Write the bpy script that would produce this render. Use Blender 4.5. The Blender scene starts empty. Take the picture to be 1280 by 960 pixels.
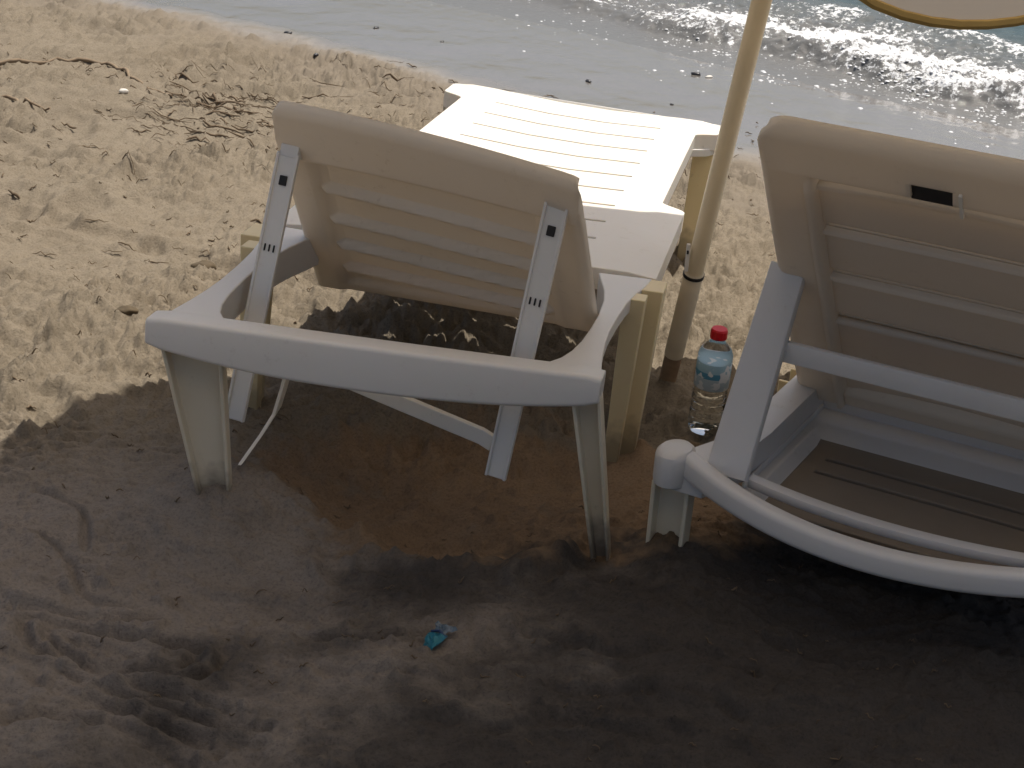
import bpy, bmesh, math, random
import numpy as np
from mathutils import Vector, Matrix

R = math.radians
sc = bpy.context.scene
col = sc.collection

# ------------------------------------------------------------------ camera
PITCH, ROLL, H = 0.43986, 0.05743, 1.3403
cam_d = bpy.data.cameras.new('camera')
cam_d.sensor_fit = 'HORIZONTAL'; cam_d.sensor_width = 36.0
cam_d.lens = 2064.6 / 1280 * 36.0
cam_d.clip_start = 0.05; cam_d.clip_end = 3000
cam = bpy.data.objects.new('camera', cam_d); col.objects.link(cam)
fw = Vector((0, math.cos(PITCH), -math.sin(PITCH)))
r0 = Vector((1, 0, 0)); u0 = Vector((0, math.sin(PITCH), math.cos(PITCH)))
rt = r0 * math.cos(ROLL) + u0 * math.sin(ROLL)
up = -r0 * math.sin(ROLL) + u0 * math.cos(ROLL)
m = Matrix((rt, up, -fw)).transposed().to_4x4(); m.translation = (0, 0, H)
cam.matrix_world = m
sc.camera = cam

# ------------------------------------------------------------------ sky and sun
SUN = Vector((0.25, 0.30, 1.0)).normalized()          # direction towards the sun
elev = math.asin(SUN.z); azim = math.atan2(SUN.x, SUN.y)
world = bpy.data.worlds.new('World'); sc.world = world; world.use_nodes = True
wn = world.node_tree.nodes; wl = world.node_tree.links
sky = wn.new('ShaderNodeTexSky'); sky.sky_type = 'NISHITA'; sky.sun_disc = False
sky.sun_elevation = elev; sky.sun_rotation = azim
sky.air_density = 1.0; sky.dust_density = 4.5; sky.ozone_density = 0.3
bg = wn['Background']; bg.inputs['Strength'].default_value = 0.085
wl.new(sky.outputs['Color'], bg.inputs['Color'])
sun_d = bpy.data.lights.new('sun', 'SUN'); sun_d.energy = 5.0; sun_d.angle = R(0.53)
sun_d.color = (1.0, 0.94, 0.85)
sun = bpy.data.objects.new('sun', sun_d); col.objects.link(sun)
sun.rotation_euler = SUN.to_track_quat('Z', 'Y').to_euler(); sun.location = (2, 2, 8)
vs = sc.view_settings
vs.view_transform = 'Standard'; vs.look = 'None'; vs.gamma = 1.0; vs.use_curve_mapping = False
vs.exposure = -0.04

# ------------------------------------------------------------------ numpy noise
def _h(ix, iy, seed):
    n = (ix.astype(np.int64) * 374761393 + iy.astype(np.int64) * 668265263 + seed * 1442695041) & 0xFFFFFFFF
    n = ((n ^ (n >> 13)) * 1274126177) & 0xFFFFFFFF
    n = ((n ^ (n >> 16)) * 2246822519) & 0xFFFFFFFF
    return (n & 0xFFFF) / 65535.0 * 2 * math.pi
def perlin(x, y, seed=0):
    x = np.asarray(x, float); y = np.asarray(y, float)
    ix = np.floor(x); iy = np.floor(y); fx = x - ix; fy = y - iy
    u = fx * fx * fx * (fx * (fx * 6 - 15) + 10); v = fy * fy * fy * (fy * (fy * 6 - 15) + 10)
    def g(dx, dy):
        a = _h(ix + dx, iy + dy, seed)
        return np.cos(a) * (fx - dx) + np.sin(a) * (fy - dy)
    return ((g(0, 0) * (1 - u) + g(1, 0) * u) * (1 - v) + (g(0, 1) * (1 - u) + g(1, 1) * u) * v) * 1.4
def fbm(x, y, sc_, oct_=4, seed=0, gain=.5):
    r = 0; a = 1; f = 1 / sc_
    for i in range(oct_):
        r = r + a * perlin(x * f + i * 17.3, y * f - i * 9.1, seed + i); a *= gain; f *= 2.03
    return r
def sstep(a, b, x):
    t = np.clip((x - a) / (b - a), 0, 1); return t * t * (3 - 2 * t)
def seg_dist(X, Y, pts):
    d = np.full(X.shape, 9.0)
    for (ax, ay), (bx, by) in zip(pts[:-1], pts[1:]):
        vx, vy = bx - ax, by - ay; L = vx * vx + vy * vy + 1e-12
        t = np.clip(((X - ax) * vx + (Y - ay) * vy) / L, 0, 1)
        d = np.minimum(d, np.hypot(X - ax - t * vx, Y - ay - t * vy))
    return d
def smooth_poly(pts, n=6):
    out = []; P = [np.array(q, float) for q in pts]; P = [2 * P[0] - P[1]] + P + [2 * P[-1] - P[-2]]
    for i in range(1, len(P) - 2):
        for k in range(n):
            t = k / n
            out.append(tuple(.5 * ((2 * P[i]) + (-P[i-1] + P[i+1]) * t + (2*P[i-1] - 5*P[i] + 4*P[i+1] - P[i+2]) * t*t + (-P[i-1] + 3*P[i] - 3*P[i+1] + P[i+2]) * t**3)))
    out.append(tuple(P[-2])); return out

# ------------------------------------------------------------------ material helpers
def newmat(name):
    mt = bpy.data.materials.new(name); mt.use_nodes = True
    nt = mt.node_tree
    return mt, nt, nt.nodes, nt.links, nt.nodes['Principled BSDF']
def node(ns, t, **kw):
    n = ns.new(t)
    for k, v in kw.items():
        if k in n.inputs: n.inputs[k].default_value = v
        else: setattr(n, k, v)
    return n
def ramp(ns, stops, interp='LINEAR'):
    r = ns.new('ShaderNodeValToRGB'); r.color_ramp.interpolation = interp
    el = r.color_ramp.elements
    while len(el) < len(stops): el.new(.5)
    for e, (p, c) in zip(el, stops):
        e.position = p; e.color = (c, c, c, 1) if isinstance(c, (int, float)) else (*c, 1)
    return r
def mixc(ns, ls, fac, a, b, blend='MIX'):
    mx = ns.new('ShaderNodeMix'); mx.data_type = 'RGBA'; mx.blend_type = blend
    for sock, v in ((mx.inputs[0], fac), (mx.inputs[6], a), (mx.inputs[7], b)):
        if hasattr(v, 'links'): ls.new(v, sock)
        elif isinstance(v, (int, float)): sock.default_value = v
        else: sock.default_value = (*v, 1)
    return mx.outputs[2]
def math_(ns, ls, op, a, b=0.0, c=0.0):
    n = ns.new('ShaderNodeMath'); n.operation = op
    for i, v in enumerate((a, b, c)):
        if hasattr(v, 'links'): ls.new(v, n.inputs[i])
        else: n.inputs[i].default_value = v
    return n.outputs[0]

def plastic(name, base, warm, dirt=.35, rough=.38, grime=(.30, .24, .16), foot=0.0, glow=0.0):
    mt, nt, ns, ls, b = newmat(name)
    tc = ns.new('ShaderNodeTexCoord')
    n1 = node(ns, 'ShaderNodeTexNoise', Scale=4.5, Detail=5.0, Roughness=.62); ls.new(tc.outputs['Object'], n1.inputs['Vector'])
    n2 = node(ns, 'ShaderNodeTexNoise', Scale=60.0, Detail=6.0, Roughness=.7); ls.new(tc.outputs['Object'], n2.inputs['Vector'])
    r1 = ramp(ns, [(.35, 0.0), (.72, 1.0)]); ls.new(n1.outputs['Fac'], r1.inputs[0])
    c = mixc(ns, ls, math_(ns, ls, 'MULTIPLY', r1.outputs[0], .6), base, warm)
    r2 = ramp(ns, [(.58, 0.0), (.72, 1.0)]); ls.new(n2.outputs['Fac'], r2.inputs[0])
    r3 = ramp(ns, [(.45, 0.0), (.65, 1.0)]); ls.new(n1.outputs['Fac'], r3.inputs[0])
    d = math_(ns, ls, 'MULTIPLY', math_(ns, ls, 'MULTIPLY', r2.outputs[0], r3.outputs[0]), dirt)
    c = mixc(ns, ls, d, c, grime)
    if foot > 0:      # darker towards the foot of a leg, with a ragged upper edge
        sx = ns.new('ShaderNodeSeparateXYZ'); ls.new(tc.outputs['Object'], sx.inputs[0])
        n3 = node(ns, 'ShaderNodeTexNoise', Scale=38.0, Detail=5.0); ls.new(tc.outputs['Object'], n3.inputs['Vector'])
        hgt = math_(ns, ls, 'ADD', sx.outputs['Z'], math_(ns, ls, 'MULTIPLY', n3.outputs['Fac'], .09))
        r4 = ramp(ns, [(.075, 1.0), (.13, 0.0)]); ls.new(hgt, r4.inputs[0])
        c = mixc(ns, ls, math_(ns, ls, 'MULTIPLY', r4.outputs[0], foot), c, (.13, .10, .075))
    ls.new(c, b.inputs['Base Color'])
    rr = math_(ns, ls, 'ADD', math_(ns, ls, 'MULTIPLY', n2.outputs['Fac'], .25), rough - .12)
    ls.new(rr, b.inputs['Roughness'])
    b.inputs['IOR'].default_value = 1.48
    b.inputs['Subsurface Weight'].default_value = .12
    b.inputs['Subsurface Radius'].default_value = (.03, .018, .008)
    b.inputs['Subsurface Scale'].default_value = .5
    if glow:
        tr = ns.new('ShaderNodeBsdfTranslucent'); tr.inputs['Color'].default_value = (.92, .78, .58, 1)
        mx = ns.new('ShaderNodeMixShader'); mx.inputs[0].default_value = glow
        ls.new(b.outputs[0], mx.inputs[1]); ls.new(tr.outputs[0], mx.inputs[2]); ls.new(mx.outputs[0], ns['Material Output'].inputs['Surface'])
        b.inputs['Subsurface Weight'].default_value = 0
    bp = node(ns, 'ShaderNodeBump', Strength=.12, Distance=.002); ls.new(n2.outputs['Fac'], bp.inputs['Height']); ls.new(bp.outputs[0], b.inputs['Normal'])
    return mt
M = {}
M['white'] = plastic('cream white plastic', (.86, .825, .755), (.82, .76, .65), .5)
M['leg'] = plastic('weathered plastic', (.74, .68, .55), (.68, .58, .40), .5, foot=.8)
M['yellow'] = plastic('sunlight tinted plastic', (.84, .71, .44), (.78, .64, .36), .5, foot=.6)  # warm sunlight glow of the legs put into the base colour
M['grey'] = plastic('cool white plastic', (.80, .785, .755), (.77, .74, .68), .3, .34)
M['dull'] = plastic('dull greyed plastic', (.68, .67, .66), (.64, .61, .56), .45, .36)
M['tan'] = plastic('tan greyed plastic', (.87, .82, .73), (.82, .76, .65), .4, .40, glow=.30)
M['back'] = plastic('thin cream plastic', (.86, .825, .755), (.82, .76, .65), .5, glow=.32)
M['recess_dark'] = plastic('plastic with sand film and shade', (.26, .215, .165), (.20, .16, .12), .6, .7)  # darkened for recess shade as well as a film of sand

def plain(name, c, rough=.5, **kw):
    mt, nt, ns, ls, b = newmat(name)
    tc = ns.new('ShaderNodeTexCoord')
    n1 = node(ns, 'ShaderNodeTexNoise', Scale=kw.pop('scale', 30.0), Detail=5.0); ls.new(tc.outputs['Object'], n1.inputs['Vector'])
    v = kw.pop('var', .3)
    cc = mixc(ns, ls, n1.outputs['Fac'], tuple(x * (1 - v) for x in c), tuple(min(1, x * (1 + v)) for x in c))
    ls.new(cc, b.inputs['Base Color']); b.inputs['Roughness'].default_value = rough
    for k, val in kw.items(): b.inputs[k].default_value = val
    return mt
M['dark'] = plain('black plastic', (.015, .014, .014), .5)
M['pole'] = plain('cream painted pole', (.80, .66, .43), .4, scale=9.0, var=.14)
M['sleeve'] = plain('greyed tube', (.74, .63, .45), .5, scale=14.0, var=.25)
M['stake_shade'] = plain('shade toned steel', (.30, .20, .12), .8, scale=40.0, var=.5)  # brown puts the shade at the pole foot into the colour
M['weed'] = plain('dry seaweed', (.150, .108, .068), .9, var=.6)
M['reed'] = plain('dry reed', (.25, .185, .12), .9, var=.5)
M['pebble'] = plain('dark pebble', (.045, .045, .05), .35, var=.5)
M['shell'] = plain('bleached shell', (.75, .71, .64), .6, var=.1)
M['clod'] = plain('dark clod', (.10, .075, .045), .95, var=.6, scale=60.0)
M['red'] = plain('red cap', (.62, .012, .02), .35, var=.1)
M['trim'] = plain('gold piping', (.55, .36, .11), .6, var=.2)

# ------------------------------------------------------------------ mesh helpers
class MB:
    def __init__(s, fn=None): s.v = []; s.f = []; s.mi = []; s.fn = fn; s.cur = 0
    def P(s, p):
        s.v.append(tuple(s.fn(p)) if s.fn else tuple(p)); return len(s.v) - 1
    def F(s, ids): s.f.append(tuple(ids)); s.mi.append(s.cur)
    def loft(s, loops, cap=True, closed=True, ring=False):
        L = [[s.P(p) for p in lp] for lp in loops]; n = len(L[0])
        pairs = list(zip(L[:-1], L[1:])) + ([(L[-1], L[0])] if ring else [])
        for A, B in pairs:
            for i in range(n if closed else n - 1):
                j = (i + 1) % n; s.F((A[i], A[j], B[j], B[i]))
        if cap and not ring: s.F(L[0][::-1]); s.F(L[-1])
    def box(s, c, e, ax=None):
        ax = ax or ((1, 0, 0), (0, 1, 0), (0, 0, 1)); c = Vector(c); X, Y, Z = (Vector(a) * k / 2 for a, k in zip(ax, e))
        s.loft([[c - X - Y + k * Z, c + X - Y + k * Z, c + X + Y + k * Z, c - X + Y + k * Z] for k in (-1, 1)])
    def tube(s, pts, rad, n=10, cap=True):
        pts = [Vector(p) for p in pts]; loops = []
        side = None
        for i, p in enumerate(pts):
            t = (pts[min(i + 1, len(pts) - 1)] - pts[max(i - 1, 0)]).normalized()
            if side is None:
                side = t.orthogonal().normalized()
            side = (side - t * side.dot(t)).normalized(); b = t.cross(side)
            r = rad[i] if isinstance(rad, (list, tuple)) else rad
            loops.append([p + (side * math.cos(2 * math.pi * k / n) + b * math.sin(2 * math.pi * k / n)) * r for k in range(n)])
        s.loft(loops, cap)
    def lathe(s, prof, n=24, c=(0, 0, 0)):
        s.loft([[(c[0] + r * math.cos(2 * math.pi * k / n), c[1] + r * math.sin(2 * math.pi * k / n), c[2] + z) for k in range(n)] for r, z in prof])
    def build(s, name, mats, parent=None, smooth=35, bevel=0.0, seg=2):
        me = bpy.data.meshes.new(name); me.from_pydata(s.v, [], s.f)
        for mt in (mats if isinstance(mats, (list, tuple)) else [mats]): me.materials.append(mt)
        me.polygons.foreach_set('material_index', s.mi)
        bm = bmesh.new(); bm.from_mesh(me); bmesh.ops.recalc_face_normals(bm, faces=bm.faces); bm.to_mesh(me); bm.free()
        if smooth:
            me.shade_smooth(); me.set_sharp_from_angle(angle=R(smooth))
        me.update()
        o = bpy.data.objects.new(name, me); col.objects.link(o)
        if parent: o.parent = parent
        if bevel:
            b = o.modifiers.new('bevel', 'BEVEL'); b.width = bevel; b.segments = seg; b.limit_method = 'ANGLE'; b.angle_limit = R(40)
            b.harden_normals = False
        return o
def tag(o, label=None, cat=None, group=None, kind=None):
    if label: o['label'] = label
    if cat: o['category'] = cat
    if group: o['group'] = group
    if kind: o['kind'] = kind
    return o
def empty(name, loc=(0, 0, 0)):
    o = bpy.data.objects.new(name, None); col.objects.link(o); o.location = loc; o.empty_display_size = .1; return o
def channel(mb, p0, p1, side, out, w0, w1, d0, d1, t=.006, mid=None):
    """U section from p0 to p1; side = across, out = the way the flanges point; w = half widths, d = flange depths"""
    side = Vector(side).normalized(); out = Vector(out); out = (out - side * out.dot(side)).normalized()
    loops = []
    st = [(p0, w0, d0)] + (mid or []) + [(p1, w1, d1)]
    for p, w, d in st:
        p = Vector(p)
        q = [(-w, 0), (-w, d), (-w + t, d), (-w + t, t), (w - t, t), (w - t, d), (w, d), (w, 0)]
        loops.append([p + side * a + out * b for a, b in q])
    mb.loft(loops)
def slot_plate(mb, xb, yb, is_slot, zt, th, xmap=lambda x, y: x, zadd=lambda x, y: 0):
    nx, ny = len(xb), len(yb); top = {}; bot = {}
    def T(i, j):
        if (i, j) not in top:
            x = xmap(xb[i], yb[j]); top[i, j] = mb.P((x, yb[j], zt + zadd(xb[i], yb[j])))
            bot[i, j] = mb.P((x, yb[j], zt - th + zadd(xb[i], yb[j])))
        return top[i, j]
    solid = lambda i, j: 0 <= i < nx - 1 and 0 <= j < ny - 1 and not is_slot((xb[i] + xb[i+1]) / 2, (yb[j] + yb[j+1]) / 2)
    for i in range(nx - 1):
        for j in range(ny - 1):
            if not solid(i, j): continue
            q = [(i, j), (i + 1, j), (i + 1, j + 1), (i, j + 1)]
            for k in q: T(*k)
            mb.F([top[k] for k in q]); mb.F([bot[k] for k in q[::-1]])
            for (a, b), nb in (((q[0], q[1]), (i, j - 1)), ((q[1], q[2]), (i + 1, j)), ((q[2], q[3]), (i, j + 1)), ((q[3], q[0]), (i - 1, j))):
                if not solid(*nb): mb.F((top[a], bot[a], bot[b], top[b]))
def rrect(w, h, r, n=3):
    out = []
    for cx, cy, a0 in ((w/2 - r, h/2 - r, 0), (-w/2 + r, h/2 - r, 90), (-w/2 + r, -h/2 + r, 180), (w/2 - r, -h/2 + r, 270)):
        for k in range(n + 1):
            a = R(a0 + 90 * k / n); out.append((cx + r * math.cos(a), cy + r * math.sin(a)))
    return out

# ------------------------------------------------------------------ the beach
NX, NY = .6, .8                      # seaward direction
SEA = -.300
def profile(s):
    return np.interp(s, [-80, 0, 1.7, 4.4, 5.6, 7.0, 12, 40], [1.2, 0.02, 0, -.235, -.290, -.37, -.7, -3])
G_GROOVE = [smooth_poly([(-.663, 1.928), (-.649, 1.9), (-.608, 1.871), (-.539, 1.859), (-.465, 1.848), (-.412, 1.853), (-.384, 1.878), (-.378, 1.917)]),
            smooth_poly([(-.668, 1.937), (-.652, 1.951), (-.561, 1.948), (-.474, 1.939), (-.372, 1.935)]),
            smooth_poly([(-.685, 1.970), (-.64, 1.973), (-.56, 1.973), (-.496, 1.988)]),
            smooth_poly([(-.593, 1.839), (-.508, 1.801), (-.424, 1.78), (-.35, 1.755), (-.275, 1.742), (-.245, 1.748)]),
            smooth_poly([(-.618, 1.705), (-.562, 1.727), (-.499, 1.721), (-.432, 1.698), (-.38, 1.667)]),
            [(-.63, 1.911), (-.571, 1.878)], [(-.605, 1.924), (-.552, 1.890)], [(-.57, 1.917), (-.525, 1.893)], [(-.535, 1.911), (-.501, 1.885)],
            smooth_poly([(-.71, 2.16), (-.64, 2.10), (-.60, 2.02), (-.53, 2.01)]), smooth_poly([(-.75, 2.30), (-.66, 2.24), (-.63, 2.14)])]
def around(g, f, dx=0, dy=0, cx=-.52, cy=1.895): return [(cx + (a - cx) * f + dx, cy + (b_ - cy) * f + dy) for a, b_ in g]
G_GROOVE = G_GROOVE[:5] + [around(G_GROOVE[0], .72), around(G_GROOVE[1], .74, 0, .004), around(G_GROOVE[3], 1, -.03, -.028), around(G_GROOVE[3], 1, .02, .022), around(G_GROOVE[4], 1, .03, .030),
    smooth_poly([(-.40, 1.99), (-.28, 1.985), (-.17, 1.97), (-.08, 1.99)]), smooth_poly([(-.30, 1.90), (-.20, 1.86), (-.12, 1.85)]),
    smooth_poly([(.05, 1.98), (.15, 1.93), (.26, 1.95), (.36, 1.91)]), smooth_poly([(.02, 1.88), (.12, 1.84), (.24, 1.86), (.33, 1.80)]), smooth_poly([(.0, 1.76), (.10, 1.79), (.22, 1.75)]),
    smooth_poly([(.40, 2.02), (.50, 1.97), (.60, 1.99)])] + G_GROOVE[5:]
G_RIM = smooth_poly([(-.441, 2.395), (-.382, 2.367), (-.297, 2.293), (-.22, 2.258), (-.195, 2.212), (-.147, 2.189), (-.107, 2.174), (-.046, 2.186), (.028, 2.208), (.078, 2.244), (.12, 2.33)])
G_RIM2 = smooth_poly([(-.149, 2.48), (-.217, 2.322), (-.22, 2.258)])
G_R3 = smooth_poly([(.017, 2.16), (.063, 2.213), (.10, 2.277)])
rng = np.random.default_rng(7)
FEET = []
for k in range(220):                 # old footprints over the dry sand
    fx = rng.uniform(-2.6, 2.2); fy = rng.uniform(2.6, 6.6)
    FEET.append((fx, fy, rng.uniform(0, 6.28), rng.uniform(.8, 1.15)))
def height(X, Y, fine=True):
    X = np.asarray(X, float); Y = np.asarray(Y, float)
    s = NX * X + NY * Y + .10 * fbm(X, Y, 1.6, 2, 5)
    z = profile(s)
    wet = sstep(4.35, 4.62, s + .05 * fbm(X, Y, .35, 3, 9))
    dist = np.hypot(X, Y)
    near = (1 - sstep(9, 14, dist))
    dry = (1 - wet) * near
    shade = 1 - sstep(2.35, 2.75, Y - .28 * (X + .3))       # the trodden, shaded strip behind the loungers is smoother
    rough = dry * (1 - .90 * shade)
    lum = .030 * fbm(X, Y, .55, 3, 11)
    z = z + lum * dry
    b1 = np.abs(fbm(X * .8, Y * 1.15, .16, 3, 21)); b2 = np.abs(fbm(X * .62, Y * 1.45, .058, 3, 31)); b3 = fbm(X, Y, .022, 3, 41)
    soft = .45 + .55 * sstep(-.35, .35, fbm(X, Y, .7, 2, 45))
    z = z + rough * soft * (.030 * (b1 - .3) + .034 * (b2 - .3) + .013 * b3 + .006 * fbm(X, Y, .011, 2, 46))
    z = z + (1 - rough) * dry * .0012 * b3
    z = z + .006 * wet * fbm(X, Y * 1.0, .5, 3, 51) * (1 - sstep(5.2, 5.6, s)) * near
    z = z + .0012 * wet * fbm(X, Y, .05, 2, 52) * near
    if fine:
        if X.size <= 64:
            F_ = np.array(FEET); dx, dy = X[:, None] - F_[:, 0], Y[:, None] - F_[:, 1]; ca, sa = np.cos(F_[:, 2]), np.sin(F_[:, 2])
            e = np.minimum(np.sqrt(((ca * dx + sa * dy) / (.125 * F_[:, 3])) ** 2 + ((-sa * dx + ca * dy) / (.05 * F_[:, 3])) ** 2), 6)
            z += dry * (-.016 * np.exp(-e ** 4) + .007 * np.exp(-((e - 1.35) / .3) ** 2)).sum(1)
        for fx, fy, a, k in (FEET if X.size > 64 else []):
            msk = (np.abs(X - fx) < .3) & (np.abs(Y - fy) < .3)
            if not msk.any(): continue
            dx, dy = X[msk] - fx, Y[msk] - fy; ca, sa = math.cos(a), math.sin(a)
            e = np.sqrt(((ca * dx + sa * dy) / (.125 * k)) ** 2 + ((-sa * dx + ca * dy) / (.05 * k)) ** 2)
            z[msk] += dry[msk] * (-.016 * np.exp(-e ** 4) + .007 * np.exp(-((e - 1.35) / .3) ** 2))
        # hollow dug by feet under the near lounger
        msk = (X > -.9) & (X < .9) & (Y > 1.4) & (Y < 3.2)
        x, y = X[msk], Y[msk]
        jx, jy = x + .012 * fbm(x, y, .08, 3, 61), y + .012 * fbm(x, y, .08, 3, 62)
        add = np.zeros(x.shape)
        ho = np.exp(-(((jx + .13) / .26) ** 2 + ((jy - 2.50) / .27) ** 2) ** 2)
        add -= .050 * ho
        d = seg_dist(jx, jy, G_RIM); add += .026 * np.exp(-(d / .026) ** 2) * (.6 + .8 * np.abs(fbm(x, y, .07, 2, 66)))
        d = seg_dist(jx, jy, G_RIM2); add += .020 * np.exp(-(d / .024) ** 2)
        d = seg_dist(jx, jy, G_R3); add += .022 * np.exp(-(d / .02) ** 2)
        for i, g in enumerate(G_GROOVE):
            d = seg_dist(x + .004 * fbm(x, y, .12, 2, 63), y + .004 * fbm(x, y, .12, 2, 64), g)
            w = (.0085 if i < 16 else .0055) * (1 + .5 * fbm(x, y, .06, 2, 67)); dp = (.013 if i < 5 else .009) * np.clip(.95 + .5 * fbm(x, y, .12, 2, 68), .5, 1.25)
            add += -dp * np.exp(-(d / w) ** 2) + .40 * dp * np.exp(-((d - 2.1 * w) / w) ** 2)
        tro = (1 - sstep(2.3, 2.7, y - .2 * x))
        wx, wy = x + .07 * fbm(x, y, .28, 3, 73), y + .07 * fbm(x, y, .28, 3, 74)
        pat = sstep(-.25, .35, fbm(x, y, .32, 2, 78))
        scuff = .013 * pat * (1 - np.abs(perlin(wx / .24, wy / .10, 75))) ** 6 + .009 * (1 - np.abs(perlin(wx / .11 + 9, wy / .055, 76))) ** 6 * (1 - .6 * pat) \
            + .014 * np.clip(fbm(x, y, .034, 3, 77) - .16, 0, 1) + .0025 * fbm(x, y * 1.2, .018, 3, 72)
        inh = np.exp(-(((jx + .13) / .36) ** 2 + ((jy - 2.55) / .36) ** 2) ** 2)
        add += inh * (1 - tro) * scuff
        add += tro * (.012 * fbm(x, y * 1.5, .30, 2, 71) + scuff + .006 * np.abs(fbm(x, y * 1.6, .10, 3, 81)) * (fbm(x, y, .3, 2, 82) > -.05))
        z[msk] += add
        # little heaps round the buried feet of the loungers
        for hx, hy, hr, hh in ((-.445, 2.32, .11, .052), (.165, 2.27, .10, -.022), (.265, 2.28, .07, .018), (.235, 2.66, .08, .022), (.31, 2.99, .07, .03)):
            z += hh * np.exp(-((X - hx) ** 2 + (Y - hy) ** 2) / hr ** 2 )
    return z
def gz(x, y): return float(height(np.array([x]), np.array([y]))[0])
def grow(a, b, s0, k):
    out = [a]
    while out[-1] < b: out.append(out[-1] + s0 * max(1, k * out[-1]))
    return out
xs = list(np.concatenate([np.arange(-2.75, -.95, .0085), np.arange(-.95, .92, .0042), np.arange(.92, 3.25, .0085)]))
ext = [.02 * 1.22 ** i for i in range(38)]; ext = np.cumsum(ext)
xs = list((xs[0] - ext[ext < 400])[::-1]) + xs + list(xs[-1] + ext[ext < 400])
ys = list(np.arange(1.45, 2.55, .0038)); ys += grow(ys[-1] + .005, 9.5, .0062, .60)
ys = list((ys[0] - ext[ext < 400])[::-1]) + ys + list(ys[-1] + ext[ext < 900])
XX, YY = np.meshgrid(np.array(xs), np.array(ys)); nx, ny = len(xs), len(ys)
ZZ = height(XX.ravel(), YY.ravel()).reshape(XX.shape)
def grid_mesh(name, X, Y, Z, mat):
    ny_, nx_ = X.shape
    me = bpy.data.meshes.new(name)
    co = np.stack([X.ravel(), Y.ravel(), Z.ravel()], 1).astype(np.float32)
    i = np.arange((ny_ - 1) * (nx_ - 1)); r_ = i // (nx_ - 1); c_ = i % (nx_ - 1); a = r_ * nx_ + c_
    q = np.stack([a, a + 1, a + nx_ + 1, a + nx_], 1).astype(np.int32)
    me.vertices.add(len(co)); me.vertices.foreach_set('co', co.ravel())
    me.loops.add(q.size); me.loops.foreach_set('vertex_index', q.ravel())
    me.polygons.add(len(q)); me.polygons.foreach_set('loop_start', np.arange(0, q.size, 4, dtype=np.int32))
    me.update(calc_edges=True); me.validate(); me.shade_smooth(); me.materials.append(mat)
    o = bpy.data.objects.new(name, me); col.objects.link(o); return o

# sand: dry, damp in the trodden hollow, wet and glossy by the water
mt, nt, ns, ls, b = newmat('sand')
geo = ns.new('ShaderNodeNewGeometry'); sep = ns.new('ShaderNodeSeparateXYZ'); ls.new(geo.outputs['Position'], sep.inputs[0])
n_big = node(ns, 'ShaderNodeTexNoise', Scale=2.2, Detail=6.0, Roughness=.6); ls.new(geo.outputs['Position'], n_big.inputs['Vector'])
n_mid = node(ns, 'ShaderNodeTexNoise', Scale=16.0, Detail=6.0, Roughness=.65); ls.new(geo.outputs['Position'], n_mid.inputs['Vector'])
n_fin = node(ns, 'ShaderNodeTexNoise', Scale=190.0, Detail=5.0, Roughness=.75); ls.new(geo.outputs['Position'], n_fin.inputs['Vector'])
n_gr = node(ns, 'ShaderNodeTexNoise', Scale=900.0, Detail=2.0); ls.new(geo.outputs['Position'], n_gr.inputs['Vector'])
r = ramp(ns, [(.3, (.195, .163, .119)), (.7, (.280, .236, .177))]); ls.new(n_mid.outputs['Fac'], r.inputs[0])
dryc = mixc(ns, ls, .55, r.outputs[0], mixc(ns, ls, n_big.outputs['Fac'], (.205, .164, .116), (.280, .240, .184)))
rf = ramp(ns, [(.30, .50), (.48, 1.0), (.75, 1.28)]); ls.new(n_fin.outputs['Fac'], rf.inputs[0])
dryc = mixc(ns, ls, .8, dryc, rf.outputs[0], 'MULTIPLY')
# damp patch: sand that feet and moisture have darkened (attribute), painted foreground shade - and the wet band
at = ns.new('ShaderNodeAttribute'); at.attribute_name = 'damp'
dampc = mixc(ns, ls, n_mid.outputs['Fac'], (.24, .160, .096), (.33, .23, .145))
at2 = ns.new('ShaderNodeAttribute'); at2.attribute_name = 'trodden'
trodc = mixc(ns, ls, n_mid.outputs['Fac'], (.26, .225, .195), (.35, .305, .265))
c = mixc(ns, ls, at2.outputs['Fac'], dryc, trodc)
at4 = ns.new('ShaderNodeAttribute'); at4.attribute_name = 'shade_dark'
c = mixc(ns, ls, at4.outputs['Fac'], c, mixc(ns, ls, n_mid.outputs['Fac'], (.030, .027, .025), (.058, .052, .048)))  # darker tone puts the foreground shade into the sand colour
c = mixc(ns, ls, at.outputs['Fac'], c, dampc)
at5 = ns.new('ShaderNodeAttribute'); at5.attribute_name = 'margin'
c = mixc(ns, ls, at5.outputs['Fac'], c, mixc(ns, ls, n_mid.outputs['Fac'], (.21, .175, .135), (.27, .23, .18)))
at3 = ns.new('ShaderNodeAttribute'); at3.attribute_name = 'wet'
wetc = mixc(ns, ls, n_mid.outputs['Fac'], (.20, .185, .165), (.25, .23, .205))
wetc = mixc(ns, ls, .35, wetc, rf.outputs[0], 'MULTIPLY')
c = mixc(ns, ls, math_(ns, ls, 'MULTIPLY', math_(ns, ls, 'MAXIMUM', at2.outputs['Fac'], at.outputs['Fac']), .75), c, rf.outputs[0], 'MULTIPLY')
c = mixc(ns, ls, at3.outputs['Fac'], c, wetc)
ls.new(c, b.inputs['Base Color'])
rgh = mixc(ns, ls, at3.outputs['Fac'], (.95, .95, .95), mixc(ns, ls, n_big.outputs['Fac'], (.10, .10, .10), (.26, .26, .26)))
ls.new(rgh, b.inputs['Roughness'])
ls.new(mixc(ns, ls, at3.outputs['Fac'], (.12, .12, .12), (1, 1, 1)), b.inputs['Specular IOR Level'])
ls.new(at3.outputs['Fac'], b.inputs['Coat Weight']); b.inputs['Coat Roughness'].default_value = .08; b.inputs['Coat IOR'].default_value = 1.45
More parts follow.
